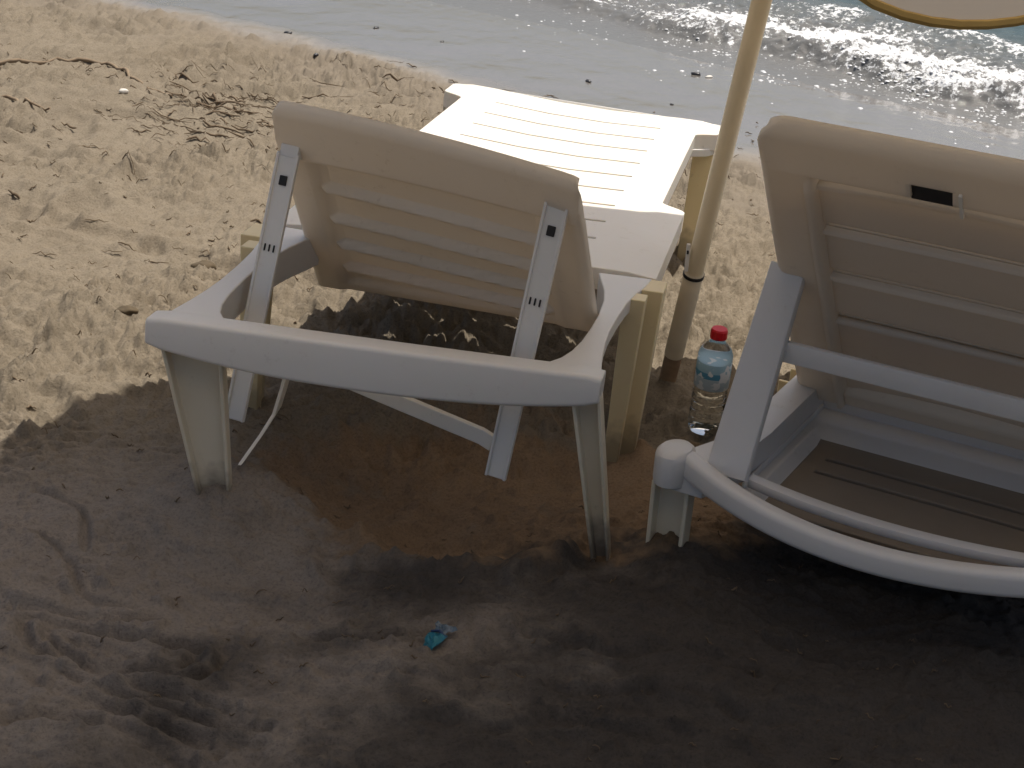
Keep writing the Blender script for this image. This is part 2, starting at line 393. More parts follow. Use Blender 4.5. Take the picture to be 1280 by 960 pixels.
bs = mixc(ns, ls, at3.outputs['Fac'], (1, 1, 1), (.12, .12, .12))
b1 = node(ns, 'ShaderNodeBump', Distance=.006); ls.new(n_fin.outputs['Fac'], b1.inputs['Height']); ls.new(math_(ns, ls, 'MULTIPLY', bs, .8), b1.inputs['Strength'])
b2 = node(ns, 'ShaderNodeBump', Distance=.0015); ls.new(n_gr.outputs['Fac'], b2.inputs['Height']); ls.new(math_(ns, ls, 'MULTIPLY', bs, .6), b2.inputs['Strength']); ls.new(b1.outputs[0], b2.inputs['Normal'])
ls.new(b2.outputs[0], b.inputs['Normal'])
M['sand'] = mt
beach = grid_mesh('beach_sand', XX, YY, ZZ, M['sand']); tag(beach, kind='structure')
x, y = XX.ravel(), YY.ravel(); s = NX * x + NY * y + .10 * fbm(x, y, 1.6, 2, 5)
wet = sstep(4.38, 4.72, s + .10 * fbm(x, y, .35, 3, 9)); marg = sstep(3.95, 4.45, s + .25 * fbm(x, y, .30, 5, 19, .6)) * .75
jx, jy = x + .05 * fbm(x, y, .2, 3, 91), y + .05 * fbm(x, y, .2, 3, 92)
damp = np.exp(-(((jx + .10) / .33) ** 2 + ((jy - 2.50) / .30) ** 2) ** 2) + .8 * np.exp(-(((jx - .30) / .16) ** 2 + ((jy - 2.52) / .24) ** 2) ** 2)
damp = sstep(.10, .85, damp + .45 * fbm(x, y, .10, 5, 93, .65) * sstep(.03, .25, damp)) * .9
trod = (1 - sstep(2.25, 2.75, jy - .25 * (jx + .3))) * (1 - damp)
shade_dark = sstep(-.55, .15, jx * .9 - (jy - 1.95) * .25 + .30 * fbm(x, y, .30, 6, 95, .65)) * (1 - sstep(2.2, 2.6, jy - .25 * (jx + .3))) * .85  # mask of the painted foreground shade, deepening to the right
for nm, v in (('margin', marg), ('shade_dark', shade_dark), ('wet', wet), ('damp', damp), ('trodden', np.clip(trod, 0, 1) * .85)):
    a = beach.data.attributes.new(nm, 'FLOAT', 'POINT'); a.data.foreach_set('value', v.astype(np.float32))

# ------------------------------------------------------------------ the sea
tv = np.arange(-7.2, .6, .011); tv = np.concatenate([tv[0] - ext[ext < 900][::-1], tv, tv[-1] + ext[ext < 900]])
sv = grow(5.45, 10.5, .0085, .18); sv = np.concatenate([sv, sv[-1] + ext[ext < 1500]])
TT, SS = np.meshgrid(tv, sv)
XW, YW = NX * SS + NY * TT, NY * SS - NX * TT
def sea_height(T, S):
    X, Y = NX * S + NY * T, NY * S - NX * T
    s0 = 6.06 + .16 * perlin(T * .9, T * 0 + .3, 3) + .05 * perlin(T * 3.1, T * 0 + 1.3, 4) - .10 * (sstep(-3.6, -2.4, T))
    amp = .045 + .035 * sstep(-4.2, -3.2, T) + .016 * perlin(T * 2.3, T * 0 + 7.7, 6)
    u = S - s0
    z = amp * sstep(-.02, .13, u) * np.exp(-np.clip(u - .12, 0, 9) / .38)
    u2 = S - (s0 + .95 + .15 * perlin(T * .7, T * 0 + 5.1, 8))
    z = z + .055 * np.exp(-(u2 / .20) ** 2) * (.7 + .3 * perlin(T * 1.1, S * .4, 9))
    u3 = S - (s0 + 2.3); z = z + .06 * np.exp(-(u3 / .35) ** 2)
    fo = np.exp(-((u - .22) / np.where(u < .22, .22, .62)) ** 2) * (.35 + .65 * sstep(-4.6, -3.2, T))
    near = 1 - sstep(10, 13, S)
    z = z + fo * (.022 * fbm(T, S * 1.2, .11, 3, 101) + .016 * fbm(T, S, .035, 2, 111))
    z = z + near * (sstep(-.1, .5, u) * (.010 * fbm(T * .8, S * 1.8, .30, 3, 121) + .005 * fbm(T, S * 1.5, .07, 2, 131)) + .0012 * fbm(T, S * 1.3, .06, 3, 141))
    return SEA + z, u, fo
ZW, UW, FO = sea_height(TT, SS)
mt, nt, ns, ls, b = newmat('sea water')
geo = ns.new('ShaderNodeNewGeometry')
fa = ns.new('ShaderNodeAttribute'); fa.attribute_name = 'foam'
dp = ns.new('ShaderNodeAttribute'); dp.attribute_name = 'depth'
nz = node(ns, 'ShaderNodeTexNoise', Scale=34.0, Detail=7.0, Roughness=.72); ls.new(geo.outputs['Position'], nz.inputs['Vector'])
nz2 = node(ns, 'ShaderNodeTexNoise', Scale=120.0, Detail=4.0, Roughness=.7); ls.new(geo.outputs['Position'], nz2.inputs['Vector'])
fm = math_(ns, ls, 'ADD', fa.outputs['Fac'], math_(ns, ls, 'MULTIPLY', math_(ns, ls, 'SUBTRACT', nz.outputs['Fac'], .5), 2.4))
fr = ramp(ns, [(.40, 0.0), (.58, 1.0)]); ls.new(fm, fr.inputs[0])
wc = mixc(ns, ls, dp.outputs['Fac'], (.165, .165, .160), (.050, .085, .092))
ls.new(mixc(ns, ls, fr.outputs[0], wc, (.80, .81, .82)), b.inputs['Base Color'])
ls.new(mixc(ns, ls, fr.outputs[0], (.045, .045, .045), (.65, .65, .65)), b.inputs['Roughness'])
b.inputs['IOR'].default_value = 1.33
bp = node(ns, 'ShaderNodeBump', Strength=.55, Distance=.012); ls.new(nz2.outputs['Fac'], bp.inputs['Height'])
ls.new(math_(ns, ls, 'ADD', math_(ns, ls, 'MULTIPLY', fa.outputs['Fac'], .7), .10), bp.inputs['Strength'])
ls.new(bp.outputs[0], b.inputs['Normal'])
M['sea'] = mt
sea = grid_mesh('sea_water', XW, YW, ZW, M['sea']); tag(sea, kind='structure')
foam = np.clip(FO * (.62 + .5 * fbm(TT, SS, .30, 3, 151)), 0, 1) + .35 * np.exp(-((UW - 1.0) / .16) ** 2) * (fbm(TT, SS, .5, 2, 155) > .1)
for nm, v in (('foam', foam), ('depth', sstep(.3, 1.6, UW))):
    a = sea.data.attributes.new(nm, 'FLOAT', 'POINT'); a.data.foreach_set('value', v.ravel().astype(np.float32))

# ------------------------------------------------------------------ first lounger (upright back, seen from behind)
OA = Vector((-0.20070832, 2.27341325, 0.32580683))
BA = Matrix(((0.98138826, 0.18147479, 0.06280115), (-0.18516928, 0.98093053, 0.05905616), (-0.05088636, -0.06958586, 0.99627726)))
HT = .33
loA = empty('sun_lounger'); mA = BA.to_4x4(); mA.translation = OA - BA @ Vector((0, 0, HT)); loA.matrix_world = mA
tag(loA, 'cream white plastic sun lounger with straight rear rail, backrest propped up on two thin struts', 'sun lounger', 'plastic sun loungers on the sand')
def skew(p):          # the old frame is racked: its head end no longer sits square
    x, y, z = p; f = 1 - float(sstep(.25, 1.05, y)); return (x, y + .137 * x * f, z + HT)
# seat plate
hw = lambda y: .352 - .052 * float(sstep(1.05, 1.10, y)) + .055 * float(sstep(1.79, 1.84, y))
SLOT_Y = [1.785 - .1305 * i for i in range(10)]
yb = [.535]
for q in reversed(SLOT_Y): yb += [q - .0065, q + .0065, q + .0575]
yb = sorted(set(round(q, 4) for q in yb + [1.05, 1.06, 1.07, 1.08, 1.09, 1.10, 1.79, 1.80, 1.81, 1.83, 1.845, 1.90, 1.935]))
xb = [-.352, -.33, -.30, -.245, -.21, -.07, .07, .212, .245, .30, .33, .352]
isl = lambda x, y: -.21 < x < .212 and any(abs(y - q) < .0065 for q in SLOT_Y)
def xm(x, y):
    a = abs(x); return x if a <= .245 else math.copysign(.245 + (a - .245) * (hw(y) - .245) / (.352 - .245), x)
def za(x, y): return -.010 * math.exp(-(abs(x) / .2) ** 4) * float(sstep(.5, .7, y)) - .006 * float(sstep(.30, .352, abs(x)))
mb = MB(skew); slot_plate(mb, xb, yb, isl, 0, .0415, xm, za); mb.build('seat', M['white'], loA, bevel=.0025)
# frame: skirts, side rails and rear rail
mb = MB(skew)
for sx in (-1, 1):
    st = [(sx * .3475, .47), (sx * .3495, .7), (sx * .3495, 1.04), (sx * .335, 1.075), (sx * .297, 1.10), (sx * .297, 1.5), (sx * .297, 1.785), (sx * .335, 1.815), (sx * .352, 1.85), (sx * .352, 1.93)]
    mb.loft([[(a, y_, -.0425), (a - sx * .010, y_, -.0425), (a - sx * .010, y_, -.062), (a, y_, -.062)] for a, y_ in st])
    # side rail at the head end: narrow top, deep inner wall, filleted into the rear rail
    path = [(.52, .346, .250), (.47, .340, .262), (.42, .330, .274), (.36, .322, .282), (.28, .317, .285), (.20, .315, .283), (.14, .317, .279), (.09, .321, .272), (.055, .325, .262), (.03, .328, .248), (.012, .330, .225), (.0, .330, .20)]
    mb.loft([[(sx * xo, y_, -.0025), (sx * xi, y_, -.0045), (sx * (xi + .003), y_, -.066), (sx * (xi + .014), y_, -.066), (sx * (xi + .016), y_, -.030), (sx * xo, y_, -.030)] for y_, xo, xi in path])
mb.loft([[(-.352, 1.938, -.003), (-.352, 1.926, -.0425), (-.352, 1.926, -.05), (-.352, 1.938, -.05)], [(.352, 1.938, -.003), (.352, 1.926, -.0425), (.352, 1.926, -.05), (.352, 1.938, -.05)]])
loops = []
for k in range(33):
    t = -1 + 2 * k / 32; xx = -.004 + .341 * t
    y0 = -.030 - .004 * (1 - t * t); hh = .047 + .027 * (1 - abs(t) ** 2.4); zt = .003
    if k in (0, 32): hh -= .006; zt -= .003
    wy = .048
    loops.append([(xx, y0 + wy / 2 + a, zt - hh / 2 + b_) for a, b_ in rrect(wy, hh, .008, 4)])
mb.loft(loops)
mb.build('frame', M['grey'], loA, bevel=.002)
# legs
def legs_A():
    def add(mat, fn):
        q = MB(skew); fn(q); q.build('leg', mat, loA, bevel=.0018)
    def rearL(q):
        channel(q, (-.288, .020, -.035), (-.240, .036, -.345), (1, .12, 0), (0, -1, 0), .046, .023, .030, .018, .006)
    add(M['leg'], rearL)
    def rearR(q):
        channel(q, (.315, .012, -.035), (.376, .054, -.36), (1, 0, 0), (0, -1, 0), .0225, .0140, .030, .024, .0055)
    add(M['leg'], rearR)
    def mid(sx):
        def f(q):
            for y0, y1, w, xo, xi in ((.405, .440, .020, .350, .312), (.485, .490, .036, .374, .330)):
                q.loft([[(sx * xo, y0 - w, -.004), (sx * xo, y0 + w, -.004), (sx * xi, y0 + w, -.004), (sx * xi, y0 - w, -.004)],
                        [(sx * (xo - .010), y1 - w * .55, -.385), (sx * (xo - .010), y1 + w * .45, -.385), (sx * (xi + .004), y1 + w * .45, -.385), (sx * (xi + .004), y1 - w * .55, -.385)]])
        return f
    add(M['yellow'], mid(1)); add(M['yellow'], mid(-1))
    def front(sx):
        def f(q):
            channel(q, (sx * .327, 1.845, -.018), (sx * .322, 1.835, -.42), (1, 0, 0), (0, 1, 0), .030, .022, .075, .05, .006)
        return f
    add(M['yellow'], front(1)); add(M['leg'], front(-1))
legs_A()
mb = MB(skew); pts = [Vector(q) for q in ((-.203, .212, -.150), (-.207, .208, -.180), (-.212, .190, -.222), (-.217, .140, -.243), (-.226, .075, -.268))]
mb.loft([[q_ + Vector(e) for e in ((-.003, 0, -.002), (.003, 0, -.002), (.004, .030, .004), (-.002, .030, .004))] for q_ in pts])
mb.build('leg_brace', M['white'], loA, bevel=.001)
# backrest: panel warped between four real corners
BO = Vector((0, .46, -.08)); BU = Vector((1, -.25, 0)); BD = Vector((0, -.36, .38)).normalized(); BN = -BU.normalized().cross(BD).normalized()
if BN.y > 0: BN = -BN
def backP(u, t, w=0.0):
    k = (u + .265) / .53
    vb = -.070 + .115 * k; vt = .486 - .020 * k + .014 * (1 - (u / .265) ** 2)
    uu = u * (1 + .05 * (1 - t)) - .012 * t * k
    p = BO + BU * uu + BD * (vb + (vt - vb) * t) + BN * w
    return (p.x, p.y, p.z + HT)
RIBT = [(.640, .590), (.462, .400), (.302, .238), (.152, .090)]
def back_w(u, t):
    a = abs(u)
    w = .014 * float(sstep(.188, .206, a))
    tt = float(sstep(.775, .80, t)); w = max(w, .016 * tt)
    w = max(w, .010 * (1 - float(sstep(.035, .06, t))))
    rt_ = .016 * min(1, max(0., (t - .80) / .20)) + .016 * (1 - math.sqrt(max(0, 1 - min(1, max(0., (t - .965) / .035)) ** 2)))   # tilted head band
    rs_ = .016 * (1 - math.sqrt(max(0, 1 - min(1, max(0., (a - .253) / .012)) ** 2))); w -= max(rt_, rs_)
    for tl, tr in RIBT:
        k = (u + .2) / .385; tc = tl + (tr - tl) * k
        e = abs(t - tc) / .013
        if a < .215 and e < 2.2: w = max(w, .0165 * math.exp(-e ** 4) * float(sstep(.212, .195, a) if False else 1 - sstep(.185, .205, a)) + .0)
    return w - .012
mb = MB()
us = sorted(set([round(q, 4) for q in list(np.linspace(-.265, .265, 33)) + [-.262, -.257, -.252, -.247, .247, .252, .257, .262, -.215, -.2, -.185, .185, .2, .215]]))
ts = list(np.linspace(0, 1, 130))
ids = [[mb.P(backP(u, t, back_w(u, t))) for u in us] for t in ts]
# outline corners are rounded by pulling the corner verts in
for j in range(len(ts) - 1):
    for i in range(len(us) - 1): mb.F((ids[j][i], ids[j][i+1], ids[j+1][i+1], ids[j+1][i]))
def round_corner(u, t):
    r_ = .026; H_ = .56; du = abs(u) - (.265 - r_); dv = (t - 1) * H_ + r_
    if du > 0 and dv > 0:
        L = math.hypot(du, dv)
        if L > r_: return math.copysign(.265 - r_ + du * r_ / L, u), 1 + (dv * r_ / L - r_) / H_
    return u, t
for j, t in enumerate(ts):
    for i, u in enumerate(us):
        u2, t2 = round_corner(u, t)
        if (u2, t2) != (u, t): mb.v[ids[j][i]] = backP(u2, t2, back_w(u, t))
bk = mb.build('backrest', M['back'], loA, smooth=60)
so = bk.modifiers.new('thick', 'SOLIDIFY'); so.thickness = .006; so.offset = 0
def dense(a, b, n=2): return [tuple(Vector(a).lerp(Vector(b), k / n)) for k in range(n + 1)]
for top, bot in (((.222, .125, .228), (.186, .085, -.222)), ((-.238, .235, .202), (-.262, .115, -.225))):
    mb = MB(lambda p: (p[0], p[1], p[2] + HT))
    T = (Vector(bot) - Vector(top)).normalized(); sd = Vector((1, -.12, 0)); sd = (sd - T * sd.dot(T)).normalized(); ou = sd.cross(T)
    if ou.y > 0: ou = -ou
    channel(mb, top, bot, sd, ou, .0195, .0175, .0085, .0085, .0045)
    mid_ = Vector(top).lerp(Vector(bot), .35)
    q = Vector(top).lerp(Vector(bot), .10)
    mb.cur = 1
    for k in (-1, 0, 1):
        mb.box(mid_ + sd * .008 * k + ou * .0055, (.0028, .012, .003), (sd, T, ou))
    mb.box(q + ou * .0055, (.013, .016, .004), (sd, T, ou))
    mb.cur = 0
    mb.box(Vector(top) - T * .004 - ou * .006, (.032, .020, .022), (sd, T, ou))
    mb.build('support_strut', [M['grey'], M['dark']], loA, bevel=.0012)
mb = MB(lambda p: (p[0], p[1], p[2] + HT))
a, b_ = Vector((-.240, .110, -.078)), Vector((.172, .100, -.168)); T = (b_ - a).normalized(); n_ = T.cross(Vector((0, 1, 0))).normalized()
mb.loft([[a + (b_ - a) * k + n_ * h + Vector((0, d, 0)) for h, d in ((-.013, -.006), (.013, -.006), (.013, .006), (-.013, .006))] for k in (0, .5, .95)] + [[b_ + n_ * h + Vector((0, d, 0)) for h, d in ((-.017, -.006), (.009, -.006), (.009, .006), (-.017, .006))]])
mb.build('crossbar', M['white'], loA, bevel=.0015)

# ------------------------------------------------------------------ second lounger (round bowed rail, storage shelf)
OB = Vector((0.2440, 2.2835, 0.1680)); SB = 1.16      # a wider lounger, its feet sunk deep in the sand
rB = Vector((math.cos(R(27)), -math.sin(R(27)), 0)); aB = Vector((math.sin(R(27)), math.cos(R(27)), -.05)).normalized(); uB = rB.cross(aB)
loB = empty('sun_lounger'); mB = (Matrix((rB, aB, uB)).transposed() * SB).to_4x4(); mB.translation = OB - uB * HT * SB; loB.matrix_world = mB
tag(loB, 'greyish white plastic sun lounger with bowed round rear rail and slotted shelf under its backrest', 'sun lounger', 'plastic sun loungers on the sand')
UPZ = lambda p: (p[0], p[1], p[2] + HT)
CX = .305
def bow(x): return .005 - .125 * max(0, 1 - ((x - CX) / .292) ** 2)
mb = MB(UPZ); loops = []
for k in range(41):
    xx = -.004 + (.618) * k / 40
    e = min(k, 40 - k)
    y_ = bow(xx); dy = (bow(min(xx + .004, .614)) - bow(max(xx - .004, -.004))) / .008; nn = Vector((dy, -1, 0)).normalized()
    if e == 0: nn = Vector((-1 if k == 0 else 1, -.4, 0)).normalized()
    hh = .034; wd = .027
    c_ = Vector((xx, y_, 0)) - nn * wd / 2
    loops.append([c_ + nn * a + Vector((0, 0, b_ - hh / 2 + .003)) for a, b_ in rrect(wd, hh, .009, 4)])
mb.loft(loops)
for k in range(1):      # inner ledge of the rail
    loops = []
    for k2 in range(37):
        xx = .045 + .52 * k2 / 36; y_ = bow(xx); dy = (bow(xx + .004) - bow(xx - .004)) / .008; nn = Vector((dy, -1, 0)).normalized()
        c_ = Vector((xx, y_, 0)) - nn * .046
        loops.append([c_ + nn * a + Vector((0, 0, b_ - .028)) for a, b_ in rrect(.021, .018, .006, 3)])
    mb.loft(loops)
for cx in (0.012, .598):  # rounded corner caps
    st = []
    for f_, z_ in ((.70, -.048), (.95, -.043), (1.0, -.034), (1.0, -.006), (.95, .000), (.78, .0045), (.3, .0065)):
        st.append([(cx + .026 * f_ * math.cos(2 * math.pi * k / 20) * 1.0, .008 + .036 * f_ * math.sin(2 * math.pi * k / 20), z_) for k in range(20)])
    mb.loft(st)
for sx, x0 in ((1, .0), (-1, .61)):
    mb.loft([[(x0 + sx * a, y_, .000), (x0 + sx * (a + wd), y_, -.003), (x0 + sx * (a + wd), y_, -.050), (x0 + sx * a, y_, -.050)] for y_, a, wd in ((-.01, .012, .05), (.03, .028, .05), (.08, .046, .045), (.15, .054, .042), (.45, .054, .042), (.55, .03, .04), (.65, .0, .05), (1.0, -.004, .056), (1.88, -.004, .056))])
mb.loft([[(x_, 1.868, 0), (x_, 1.90, -.004), (x_, 1.90, -.05), (x_, 1.868, -.05)] for x_ in (-.004, .614)])
mb.build('frame', M['dull'], loB, bevel=.002)
# shelf with a recess and slots
mb = MB(UPZ)
xb = [.094, .112, .124, .150, .25, .36, .460, .486, .498, .516]
yb = sorted([.030, .038, .045, .055, .105, .118, .165, .205, .215, .255, .265, .295, .310, .335, .36, .40])
sl = [(.21, .005), (.26, .005), (.050, .005)]
isl = lambda x, y: .150 < x < .460 and any(abs(y - q) < w_ + .0005 for q, w_ in sl)
zz = lambda x, y: -.019 * (1 - float(sstep(.180, .194, abs(x - .305)))) * (1 - float(sstep(.295, .336, y)))
slot_plate(mb, xb, yb, isl, -.050, .008, zadd=zz)
mb.loft([[(x_, .397, -.0185), (x_, .404, -.0185), (x_, .404, -.070), (x_, .397, -.070)] for x_ in (.094, .516)])
for x_ in (.0935, .5105):
    mb.box((x_ + .003, .225, -.056), (.005, .34, .028))
mb.mi = [1 if max(mb.v[i][2] for i in f) - HT < -.060 else 0 for f in mb.f]  # low recess faces take the tone darkened for shade and sand
mb.build('shelf', [M['dull'], M['recess_dark']], loB, bevel=.003)
# seat plate towards the sea
sy = [.62 + .12 * i for i in range(10)]
yb = sorted(set([.402] + [round(v, 4) for q in sy for v in (q - .008, q + .008)] + [1.80, 1.867]))
mb = MB(UPZ); slot_plate(mb, [.0535, .11, .20, .305, .41, .50, .5565], yb, lambda x, y: .11 < x < .50 and any(abs(y - q) < .0085 for q in sy), -.004, .014); mb.build('seat', M['dull'], loB, bevel=.002)
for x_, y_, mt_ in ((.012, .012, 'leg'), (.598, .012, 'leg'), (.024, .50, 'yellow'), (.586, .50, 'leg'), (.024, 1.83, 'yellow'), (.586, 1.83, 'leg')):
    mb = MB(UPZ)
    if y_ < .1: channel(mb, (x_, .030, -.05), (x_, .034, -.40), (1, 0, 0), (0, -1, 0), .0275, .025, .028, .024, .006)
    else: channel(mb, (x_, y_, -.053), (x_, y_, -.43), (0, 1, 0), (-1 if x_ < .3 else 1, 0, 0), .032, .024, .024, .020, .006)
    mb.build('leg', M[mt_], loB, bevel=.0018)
# backrest
ang = R(46); y0, z0 = .42, -.06
bD = Vector((0, -math.cos(ang), math.sin(ang))); bN = Vector((0, -math.sin(ang), -math.cos(ang)))
def bP(u, v, w=0.0): 
    p = Vector((u, y0, z0)) + bD * (v - .018 * float(sstep(.5, .77, v))) + bN * w; return (p.x, p.y, p.z + HT)
GRO = [.668, .560, .442, .322]
def hwB(v): return .205 + .055 * (.77 - v)
def rnd(q): q = min(1, max(0, q)); return 1 - math.sqrt(1 - q * q)
def wB(f, v):                 # f = across, -1..1
    fa = abs(f); k = max(0, 1 - (fa / .77) ** 2)
    w = .011 * float(sstep(.690, .704, fa)) + .008 * math.exp(-((fa - .716) / .014) ** 4) * (1 - float(sstep(.66, .69, v)))
    tt = float(sstep(.692, .700, v)); w = max(w, .011 * tt)
    w -= .010 * k * (1 - tt)
    if fa < .70:
        for g_ in GRO:
            e = v - g_
            w += (-.007 * min(1, max(0, (.020 - e) / .014)) if -.0055 < e < .020 else 0) + .004 * math.exp(-((e + .0085) / .0030) ** 4)
    if v < .1: w = max(w, .008 * (1 - float(sstep(.092, .10, v))))
    w -= max(.012 * min(1, max(0, (v - .700) / .072)) + .016 * rnd((v - .752) / .020), .018 * rnd((abs(f) - .93) / .07))
    return w
mb = MB()
us = sorted(set(round(q, 4) for q in list(np.linspace(-1, 1, 41)) + [s_ * d for s_ in (-1, 1) for d in (.66, .675, .69, .697, .704, .71, .716, .722, .73, .74, .76, .88, .9, .92, .94, .96, .98, .99)] + [-.117, .117]))
vsl = sorted(set(round(q, 5) for q in list(np.linspace(.06, .772, 266)) + [.688, .722, .768, .770, .771] + [g_ + q for g_ in GRO for q in (-.006, -.005, .001, .016)]))
ids = [[None] * len(us) for _ in vsl]
for j, v in enumerate(vsl):
    for i, f in enumerate(us):
        r_ = .040; uu, vv = f * hwB(v), v
        du = abs(uu) - (hwB(v) - r_); dv = v - (.772 - r_)
        if du > 0 and dv > 0:
            L = math.hypot(du, dv)
            if L > r_: uu = math.copysign(hwB(v) - r_ + du * r_ / L, uu); vv = .772 - r_ + dv * r_ / L
        sag = .022 * max(0, 1 - (uu / .19) ** 2) * float(sstep(.10, .2, v)) * (1 - float(sstep(.62, .69, v)))
        ids[j][i] = mb.P(bP(CX + uu, vv - sag, wB(f, v)))
for j in range(len(vsl) - 1):
    for i in range(len(us) - 1):
        if any(.001 < (vsl[j] + vsl[j+1]) / 2 - g_ < .016 for g_ in GRO) and abs(us[i] + us[i+1]) / 2 < .675: continue
        if -.117 <= (us[i] + us[i+1]) / 2 <= .117 and .688 <= (vsl[j] + vsl[j+1]) / 2 <= .722: continue
        mb.F((ids[j][i], ids[j][i+1], ids[j+1][i+1], ids[j+1][i]))
fr_ = [[mb.P(bP(CX + (hwB(v_) - .012) * f_, v_, -.034 - .010 * (1 - abs(f_)) )) for f_ in np.linspace(-1, 1, 9)] for v_ in np.linspace(.062, .635, 12)]      # front skin added behind the slots to keep them dark
for j in range(11):
    for i in range(8): mb.F((fr_[j][i], fr_[j][i+1], fr_[j+1][i+1], fr_[j+1][i]))
bk = mb.build('backrest', M['tan'], loB, smooth=60)
so = bk.modifiers.new('thick', 'SOLIDIFY'); so.thickness = .006; so.offset = 0
mb = MB()                      # dark recessed grip
mb.loft([[bP(u, v, w) for u, v in ((.279, .686), (.331, .686), (.331, .724), (.279, .724))] for w in (-.012, .007)])
gp = mb.build('grip_recess', M['dark'], bk)
mb = MB(); c_ = Vector(bP(.339, .700, .013)); mb.box(c_, (.004, .046, .004), (Vector((1, 0, 0)), bD, bN)); mb.build('grip_lip', M['white'], bk)
# prop frame: two flat arms, an upper and a lower bar
TOPB = Vector((.096, .122, .250)); BOTB = Vector((.088, .004, -.012))
for mir in (0, 1):
    f = (lambda p: (2 * CX - p[0], p[1], p[2] + HT)) if mir else UPZ
    mb = MB(f); T = (BOTB - TOPB).normalized(); sd = Vector((1, 0, 0)); ou = sd.cross(T); ou = ou if ou.y < 0 else -ou
    mb.loft([[p_ + sd * a + ou * b_ for a, b_ in rrect(.050 + .004 * k, .020, .005, 2)] for k, p_ in enumerate((TOPB - T * .0, TOPB.lerp(BOTB, .5), BOTB + T * .002))])
    mb.build('support_arm', M['dull'], loB, bevel=0)
def barB(c0, sag, w_, h_, name):
    mb = MB(UPZ); loops = []
    for k in range(13):
        t = k / 12; x_ = .116 + (2 * CX - .232) * t
        p_ = c0 + Vector((x_ - c0.x, -sag * 4 * t * (1 - t), 0))
        loops.append([p_ + Vector((0, a, b_)) for a, b_ in rrect(w_, h_, .004, 2)])
    mb.loft(loops); mb.build(name, M['dull'], loB)
barB(TOPB.lerp(BOTB, .40) + Vector((0, .012, 0)), .0, .012, .030, 'crossbar')
barB(Vector((.09, .022, -.020)), .028, .022, .014, 'crossbar')

# ------------------------------------------------------------------ umbrella
px, py = .309, 2.998
umb = empty('beach_umbrella', (px, py, gz(px, py)))
tag(umb, 'beach umbrella on a leaning tan pole between the loungers, scalloped canopy with gold edging', 'umbrella')
zg = gz(px, py)
def pl(z): return Vector((.0900 * (z - zg), -.2500 * (z - zg), z - zg))
mb = MB(); mb.tube([pl(zg - .12), pl(zg + .10), pl(zg + .105)], [.016, .018, .012], 14); mb.build('stake', M['stake_shade'], umb)
mb = MB(); mb.tube([pl(zg + .07), pl(zg + .262), pl(zg + .266)], [.0190, .0190, .0175], 18); mb.build('sleeve', M['sleeve'], umb)
JZ = 1.34
mb = MB(); mb.tube([pl(zg + .245), pl(.6), pl(JZ)], .0172, 18); mb.build('pole', M['pole'], umb)
mb = MB(); mb.tube([pl(zg + .256), pl(zg + .262)], .0208, 18); mb.build('collar', M['dark'], umb)
mb = MB(); c_ = pl(zg + .30) + Vector((-.021, -.010, 0)); mb.box(c_, (.007, .006, .055)); mb.cur = 1; mb.box(c_ + Vector((-.001, -.004, .012)), (.004, .004, .007)); mb.build('clip', [M['shell'], M['dark']], umb, bevel=.001)
J = pl(JZ)
TILT = R(18); ax = Vector((math.sin(R(3)), -math.sin(TILT), math.cos(TILT))).normalized()
ex = Vector((1, 0, 0)); ex = (ex - ax * ex.dot(ax)).normalized(); ey = ax.cross(ex)
CC = J + ax * .13 + Vector((.15, .0, 0))                                  # centre of the rim plane
RC, RISE, PHI = 1.10, .32, 67.5
apex = CC + ax * RISE
mb = MB(); mb.tube([J, apex + ax * .05], .015, 14); mb.tube([apex + ax * .03, apex + ax * .07, apex + ax * .085], [.016, .014, .004], 14); mb.build('mast', M['pole'], umb)
def rimR(a):               # rib tips at PHI + 45k, hollow edges between
    d = ((math.degrees(a) - PHI) % 45) / 45; h_ = abs(d - .5) * 2
    return RC * (.918 + .082 * (.5 - .5 * math.cos(math.pi * h_)))
NA = 240
mb = MB(); loops = []
for k in range(11):
    f = k / 10; lp = []
    for i in range(NA):
        a = 2 * math.pi * i / NA; rr = .010 + (rimR(a) - .010) * f
        lp.append(CC + ex * rr * math.cos(a) + ey * rr * math.sin(a) + ax * (RISE * (1 - f ** 1.12)))
    loops.append(lp)
VAL = .157
SC = 72.0 / (2 * math.pi)
for k in range(1, 9):     # hanging scalloped valance
    f = k / 8; lp = []
    for i in range(NA):
        a = 2 * math.pi * i / NA
        sca = abs(math.sin(a * 12 - R(174))) ** .55
        dn = VAL * f * (.72 + .28 * sca)
        fl = .016 * f * math.sin(a * 12 - R(144)) + .02 * f
        rr = rimR(a) + fl
        lp.append(CC + ex * rr * math.cos(a) + ey * rr * math.sin(a) - ax * (dn * .6) - Vector((0, 0, dn * .4)))
    loops.append(lp)
edge = loops[-1]

mb.loft(loops, cap=False)
mt, nt, ns, ls, b = newmat('canopy cloth')
tc = ns.new('ShaderNodeTexCoord'); n1 = node(ns, 'ShaderNodeTexNoise', Scale=7.0, Detail=4.0); ls.new(tc.outputs['Object'], n1.inputs['Vector'])
cc = mixc(ns, ls, n1.outputs['Fac'], (.70, .68, .66), (.78, .76, .74)); ls.new(cc, b.inputs['Base Color']); b.inputs['Roughness'].default_value = .9
tr = ns.new('ShaderNodeBsdfTranslucent'); tr.inputs['Color'].default_value = (.87, .79, .69, 1)
mx = ns.new('ShaderNodeMixShader'); mx.inputs[0].default_value = .58
ls.new(b.outputs[0], mx.inputs[1]); ls.new(tr.outputs[0], mx.inputs[2]); ls.new(mx.outputs[0], ns['Material Output'].inputs['Surface'])
cano = mb.build('canopy', mt, umb, smooth=50)
mb = MB(); loops = []
